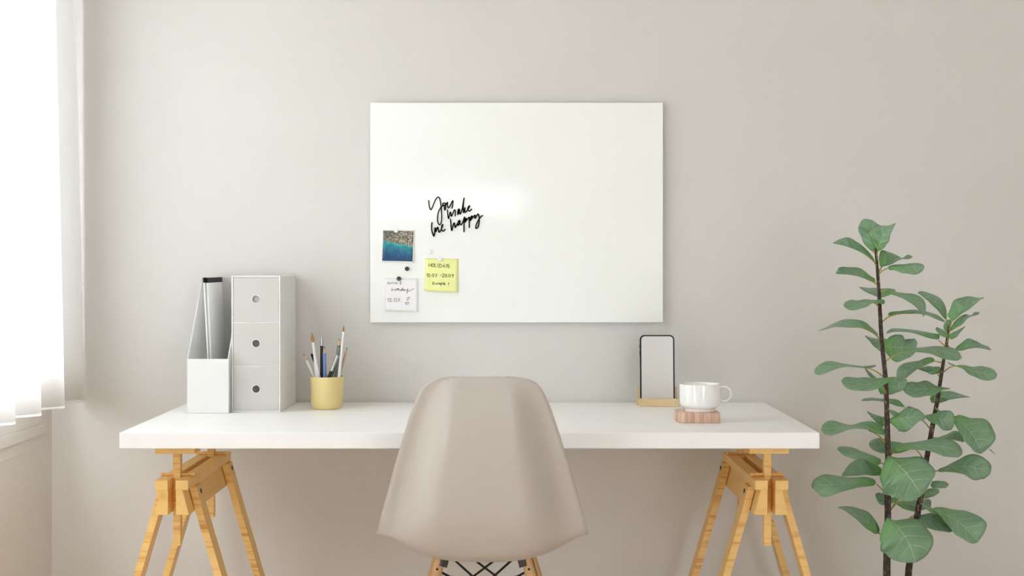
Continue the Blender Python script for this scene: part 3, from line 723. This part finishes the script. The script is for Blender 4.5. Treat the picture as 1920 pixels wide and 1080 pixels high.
# (stem, crop, depth at base cm, depth at tip cm, stations (x, y, up, down), petiole points)
LV = [
 (1,1, 1, 2,[(700,428,12,12),(690,340,85,60),(690,230,140,120),(700,150,160,165),(715,108,110,145),(722,96,20,90)],[(738,460),(700,428)]),
 (1,1,-1,-3,[(752,425,6,15),(765,365,70,70),(795,285,150,85),(835,225,125,75),(890,170,40,35),(958,108,2,2)],[(742,490),(752,425)]),
 (1,1,-1, 1,[(715,540,14,3),(640,478,42,6),(560,430,62,6),(480,395,88,5),(400,365,92,6),(320,345,56,6),(250,333,4,6)],[(737,592),(715,545),(640,480)]),
 (1,1, 0,-4,[(725,768,32,3),(640,742,48,5),(545,706,88,5),(460,690,80,5),(370,680,82,5),(310,675,60,9),(283,672,10,10)],[(755,822),(725,785),(640,745)]),
 (1,1, 1, 3,[(785,600,80,6),(850,575,158,15),(920,548,130,18),(985,522,52,8),(1035,508,8,6),(1090,493,27,25),(1145,490,9,9)],[(768,655),(800,605)]),
 (1,1,-1,-3,[(870,615,18,26),(950,600,22,45),(1050,600,26,75),(1150,600,38,88),(1230,598,36,74),(1278,602,14,35)],[(766,700),(800,650),(900,605)]),
 (1,1, 4, 8,[(955,862,8,8),(880,880,35,40),(800,893,48,52),(720,883,42,42),(640,862,26,30),(545,832,3,3)],[(770,900),(860,880)]),
 (1,1,-2,-5,[(835,1000,32,26),(760,995,22,20),(690,995,22,14),(620,1012,46,42),(540,1027,50,50),(450,1035,60,58),(390,1030,40,32),(368,1028,8,8)],[(762,1060),(745,1030),(700,1000)]),
 (1,1,-1,-6,[(850,870,18,20),(950,905,25,18),(1050,940,40,22),(1140,970,70,42),(1210,1020,78,45),(1258,1090,42,32),(1268,1160,4,4)],[(775,885),(880,895),(950,922)]),
 (1,2, 0, 2,[(-90,415,14,20),(-40,408,22,16),(60,395,16,18),(180,385,22,25),(280,395,18,18),(380,415,18,20),(470,455,25,22),(555,505,3,3)],[(-160,505),(-100,455),(-30,425),(60,405)]),
 (2,2, 2, 4,[(565,470,10,10),(525,395,45,30),(475,310,68,48),(405,245,52,48),(325,193,32,35),(270,175,18,18),(242,180,4,4)],[(590,600),(575,530),(565,470)]),
 (2,2,-1,-2,[(632,488,78,10),(680,432,105,20),(740,375,138,30),(810,325,125,35),(880,280,75,25),(940,243,12,10),(990,228,8,8)],[(592,600),(610,540),(632,488)]),
 (2,2,-2,-3,[(605,605,8,8),(660,550,30,25),(730,495,50,35),(790,450,35,20),(845,435,6,6),(890,412,22,18),(940,400,8,10)],[(585,660),(605,605)]),
 (2,2, 1, 1,[(585,612,10,15),(570,570,38,32),(590,510,32,38),(612,478,10,10)],[(585,640),(585,605)]),
 (2,2,-2,-3,[(590,660,18,18),(540,640,30,30),(490,605,30,28),(448,566,10,10)],[(578,740),(585,665)]),
 (2,2,-3,-4,[(602,682,38,25),(660,645,30,32),(720,600,16,16),(780,550,2,2)],[(572,740),(585,680)]),
 (2,2, 0,-3,[(485,690,52,16),(400,655,30,34),(300,630,22,28),(180,605,16,18),(60,592,14,18),(-50,600,22,20),(-112,630,6,12)],[(552,775),(480,708)]),
 (2,2, 1, 2,[(670,808,15,15),(740,805,66,18),(820,790,98,12),(900,780,66,12),(970,785,28,15),(1030,798,20,15),(1070,818,3,3)],[(572,760),(620,800),(670,808)]),
 (1,2,-1, 0,[(70,845,14,12),(160,825,22,15),(280,815,25,28),(400,815,38,50),(520,830,52,75),(620,860,70,78),(690,890,48,55),(738,908,10,12)],[(-115,940),(0,870),(100,838)]),
 (1,3, 4, 6,[(830,480,60,60),(900,480,118,125),(1000,490,152,160),(1090,480,98,112),(1150,430,62,62),(1168,392,15,15)],[(815,430),(830,440)]),
 (1,3, 4, 5,[(840,470,85,80),(760,430,48,72),(690,395,14,40),(610,357,3,3)],[]),
 (1,3,-1, 1,[(758,352,15,15),(660,298,42,8),(560,262,78,8),(460,250,78,15),(360,246,65,15),(270,248,36,10),(200,262,12,12),(90,303,3,4)],[(778,392),(700,318),(600,275)]),
 (1,3, 0,-3,[(640,715,10,10),(520,702,10,10),(400,695,20,12),(290,700,48,28),(190,715,70,55),(110,740,58,55),(55,765,32,35),(42,770,10,15)],[(812,815),(720,750),(600,708)]),
 (1,3, 2, 3,[(600,705,6,6),(670,705,12,14),(735,690,5,10)],[]),
 (1,3, 3, 4,[(745,842,6,6),(680,810,24,15),(630,750,12,10),(605,690,2,2)],[]),
 (1,3,-3,-7,[(960,825,8,6),(860,855,28,32),(760,885,55,58),(650,905,76,70),(540,900,72,78),(440,880,58,76),(380,870,44,50),(345,865,12,15)],[(840,1010),(815,925),(800,890)]),
 (1,3, 3, 1,[(760,960,30,55),(860,940,50,78),(960,920,72,80),(1040,880,48,62),(1082,850,10,15)],[]),
 (2,4,-1,-6,[(468,200,24,18),(400,212,44,28),(315,243,38,36),(220,285,72,46),(140,335,78,62),(95,395,44,48),(62,440,20,20)],[(552,228),(470,212)]),
 (2,4, 0, 1,[(532,288,18,38),(460,305,35,48),(380,295,30,35),(290,292,4,4)],[(524,385),(490,330)]),
 (2,4,-2,-4,[(700,262,8,8),(780,275,20,22),(860,310,42,50),(950,335,70,62),(1040,352,74,70),(1100,355,48,52),(1134,352,16,20)],[(565,325),(640,275),(710,262)]),
 (2,4,-2,-2,[(690,258,4,4),(640,242,6,6),(605,218,1,1)],[]),
 (2,4,-3,-6,[(635,502,3,6),(560,505,15,15),(470,510,46,56),(380,510,88,76),(280,515,82,83),(200,505,72,72),(150,500,42,46),(122,500,10,10)],[]),
 (2,4, 3, 3,[(420,610,25,50),(500,600,58,58),(600,582,54,50),(700,580,32,28),(790,588,10,12),(846,597,2,2)],[(530,640),(560,600)]),
 (1,5, 4, 3,[(1062,200,3,3),(980,160,35,30),(890,135,32,25),(790,120,14,14),(690,110,17,16),(620,115,14,16),(568,123,4,8)],[]),
 (1,5,-1,-2,[(890,355,18,50),(950,328,30,145),(1030,318,72,162),(1100,318,132,142),(1170,318,102,95),(1230,325,78,30),(1290,330,36,8)],[(885,385),(950,335),(1040,318),(1150,318)]),
 (1,5, 0, 0,[(1000,290,15,20),(930,265,25,30),(870,225,2,2)],[]),
 (2,6,-4,-6,[(330,235,8,15),(400,260,45,48),(480,275,88,72),(560,290,118,112),(620,285,98,108),(662,285,42,46)],[(388,392),(330,318),(290,285)]),
 (1,5, 0,-4,[(870,508,14,14),(770,478,62,25),(680,445,88,18),(580,425,56,18),(470,425,25,18),(390,430,40,35),(300,435,72,60),(210,440,85,85),(150,445,58,62),(114,450,18,20)],[(838,602),(765,520),(650,460)]),
 (1,5, 3, 4,[(845,380,75,65),(770,340,42,46),(700,295,18,25),(632,248,2,2)],[]),
 (1,5, 4, 5,[(1120,650,28,32),(1000,650,55,65),(900,650,65,72),(800,635,82,78),(720,615,66,72),(658,600,20,30)],[]),
 (1,6,-2, 0,[(-10,610,45,38),(90,590,42,38),(200,575,42,42),(330,572,62,58),(460,580,92,78),(580,600,108,98),(680,640,80,75),(746,660,32,42)],[(-55,675),(0,630),(100,592)]),
 (2,6,-1,-1,[(225,615,5,5),(200,612,5,5)],[(312,756),(280,680),(228,622)]),
 (2,6,-4,-7,[(660,250,42,42),(755,340,112,78),(845,430,218,108),(905,530,238,98),(940,610,155,68),(962,662,25,20)],[(440,140),(480,182),(665,245)]),
 (2,6,-3,-3,[(495,190,10,6),(465,168,9,9),(440,138,2,2)],[]),
 (2,6,-5,-5,[(1050,615,6,6),(1085,642,4,4),(1116,670,1,1)],[]),
 (2,6, 3, 3,[(470,487,3,3),(560,475,25,25),(660,470,62,42),(780,490,60,52)],[(400,480),(470,487)]),
 (2,6,-2,-5,[(475,855,20,20),(580,835,35,35),(690,815,78,66),(800,810,128,108),(900,825,152,132),(980,850,124,124),(1035,885,65,78),(1054,900,15,15)],[(330,840),(400,860),(475,855)]),
 (1,5,-1,-3,[(785,830,45,42),(690,785,40,42),(600,745,36,42),(500,715,46,66),(410,690,46,68),(340,670,30,38),(297,668,10,15)],[(860,850),(785,830)]),
 (1,5, 2, 3,[(800,930,40,48),(690,918,100,50),(580,922,152,45),(480,935,108,38),(400,955,52,22),(348,973,4,4)],[]),
 (1,7,-2,-5,[(712,140,30,22),(620,130,50,46),(520,135,54,52),(420,145,62,66),(320,155,92,92),(220,160,114,112),(130,165,80,98),(85,180,44,52),(69,190,12,12)],[(805,245),(770,195),(720,150)]),
 (1,9,-6,-10,[(495,405,5,50),(525,428,20,108),(560,462,72,148),(600,505,132,165),(635,552,142,145),(665,595,105,100),(690,622,35,35)],[(495,520),(500,460),(525,425)]),
 (1,9,-6,-10,[(490,752,5,52),(525,778,15,115),(560,815,88,142),(595,865,132,152),(622,920,132,138),(640,970,98,88),(650,1003,30,30)],[(495,880),(505,810),(525,778)]),
 (1,7,-3,-6,[(742,645,22,30),(670,575,68,52),(590,505,82,50),(500,440,58,42),(410,400,26,22),(325,385,3,3)],[(820,700),(742,645)]),
 (2,8,-5,-8,[(390,365,18,22),(480,400,55,35),(570,445,88,78),(670,510,142,112),(760,590,205,112),(830,670,175,78),(872,715,60,35)],[]),
 (2,8,-5.5,-6,[(455,425,10,22),(400,390,25,25),(320,350,18,13),(260,302,2,2)],[]),
 (2,8,-2,-4,[(100,490,8,8),(220,490,46,36),(340,500,92,70),(460,530,105,68),(600,600,40,25)],[(250,405),(180,440),(110,488)]),
 (2,8, 2, 3,[(370,110,42,30),(470,105,40,40),(530,105,28,36),(563,110,4,4)],[]),
 (2,8, 1, 1,[(270,235,20,25),(350,205,50,42),(420,180,36,36),(460,168,10,20)],[]),
 (2,8, 3, 3,[(0,308,5,8),(90,310,40,55),(190,325,55,70),(290,310,45,65),(355,290,30,50),(376,285,8,8)],[(-30,345),(0,310),(40,280)]),
 (1,7, 3, 3,[(950,300,20,15),(860,310,30,36),(790,310,62,52),(745,275,50,36),(725,240,20,20)],[(870,405),(905,345),(950,300)]),
]
leafm = {1: MB(), 2: MB()}
uvl = {k: v.bm.loops.layers.uv.new('UVMap') for k, v in leafm.items()}
for (si, cr, db, dt, stn, pet) in LV:
    ox, oy, sc = CR[cr]; D = (D1, D2)[si-1]
    db *= .01; dt *= .01
    Q = [(ox+x/sc, oy+y_/sc, a/sc, b2/sc) for x, y_, a, b2 in stn]
    C = crom(Q, 5 if len(Q) > 3 else 4)
    Ls = [0]
    for p, q in zip(C, C[1:]): Ls.append(Ls[-1]+math.hypot(q[0]-p[0], q[1]-p[1]))
    LT = Ls[-1]; sgn = 1 if C[-1][0] >= C[0][0] else -1
    mxw = max(max(c[2], c[3]) for c in C)
    Wh = max(mxw*1.05, min(.27*LT, mxw*2.2)); NS = 6
    mb = leafm[si]; bm = mb.bm; rows_ = []; ruf = random.uniform(0, 6)
    for i, c in enumerate(C):
        t_ = Ls[i]/LT
        p0, p1 = C[max(i-1, 0)], C[min(i+1, len(C)-1)]
        dx, dy = p1[0]-p0[0], p1[1]-p0[1]; l = math.hypot(dx, dy) or 1
        nx, ny = dy/l*sgn, -dx/l*sgn
        dmid = D + db + (dt-db)*t_
        prof = Wh*math.sin(math.pi*min(1, max(0, .04+.92*t_**1.2)))**.6
        r_ = []
        for k in range(-NS, NS+1):
            f = k/NS; a = abs(f)
            w = max(0, c[2] if f > 0 else c[3])
            q_ = min(1, min(t_, 1-t_)/.05 + .02); w *= math.sqrt(1-(1-q_)**2)*(1 + .05*math.sin(16*t_+ruf+1.7*sgn*(f > 0)))
            dep = math.sqrt(max(0, prof**2-w**2))*.75*D/F
            sgnd = 1 if f > 0 else -1
            z = sgnd*dep*a + .0045*(a**2) + .0016*math.sin(9*t_+ruf+2*f)*a
            r_.append(bm.verts.new(at(c[0]+nx*w*f, c[1]+ny*w*f, dmid+z)))
        rows_.append((r_, t_))
    lay = uvl[si]
    for (ra, ta_), (rb, tb_) in zip(rows_, rows_[1:]):
        for k in range(2*NS):
            f = bm.faces.new((ra[k], ra[k+1], rb[k+1], rb[k]))
            for l_, (kk, tt) in zip(f.loops, ((k, ta_), (k+1, ta_), (k+1, tb_), (k, tb_))): l_[lay].uv = (kk/(2*NS), tt)
    if pet:
        P_ = [(ox+x/sc, oy+y_/sc) for x, y_ in pet]
        if len(P_) > 2: P_ = crom(P_, 4)
        n = len(P_)
        MB().tube([at(x, y_, D + (db-.0015)*min(1, 1.3*i/(n-1))) for i, (x, y_) in enumerate(P_)], [.0018-.0006*i/(n-1) for i in range(n)], 8).build('leaf_stalk', M['petiole'], plant, smooth=True)
for si in (1, 2):
    leafm[si].build('foliage', M['leaf'], plant, smooth=True, angle=0, solid=.0006)

# ------------------------------------------------------------------ light: daylight through the windows, plus fill lamps at the added unseen ones
def area(name, loc, rot, sx, sy, power, col):
    l = bpy.data.lights.new(name, 'AREA'); l.shape = 'RECTANGLE'; l.size, l.size_y = sx, sy; l.energy = power; l.color = col
    o = bpy.data.objects.new(name, l); COL.objects.link(o); o.location = loc; o.rotation_euler = rot; return o
R90 = math.radians(90); LC = (.885, .935, 1)
area('daylight_near_window', (XL-.30, (W1[0]+W1[1])/2, (W1[2]+W1[3])/2), (0, -R90, 0), W1[3]-W1[2]+.4, W1[1]-W1[0]+.3, 96, LC)
area('added_front_fill', ((W5[0]+W5[1])/2, YR-.3, (W5[2]+W5[3])/2), (R90, 0, 0), W5[1]-W5[0], W5[3]-W5[2], 18, LC)  # fill lamp behind an invented rear opening, lights the scene from the front
w = bpy.data.worlds.new('daylight_sky'); S.world = w; w.use_nodes = True
area('added_low_fill', (XL-.30, (W2[0]+W2[1])/2, (W2[2]+W2[3])/2), (0, -R90, 0), W2[3]-W2[2], W2[1]-W2[0], 14, LC)  # fill lamp outside a made-up low opening, lifts the under-desk shade
bg = w.node_tree.nodes['Background']; bg.inputs[0].default_value = (.89, .94, 1, 1); bg.inputs[1].default_value = 5.3

# ------------------------------------------------------------------ camera and view
cam = bpy.data.cameras.new('camera'); co = bpy.data.objects.new('camera', cam); COL.objects.link(co)
co.location = (0, CAMY, CAMZ); co.rotation_euler = (R90, 0, 0)
cam.sensor_width = 36; cam.lens = F/1920*36
cam.shift_x = (960-CX)/1920; cam.shift_y = (CY-540)/1920
S.camera = co
vs = S.view_settings; vs.view_transform = 'Standard'; vs.look = 'None'; vs.gamma = 1; vs.use_curve_mapping = False; vs.exposure = 0.12
S.cycles.use_denoising = True
S.cycles.max_bounces = 14; S.cycles.diffuse_bounces = 10
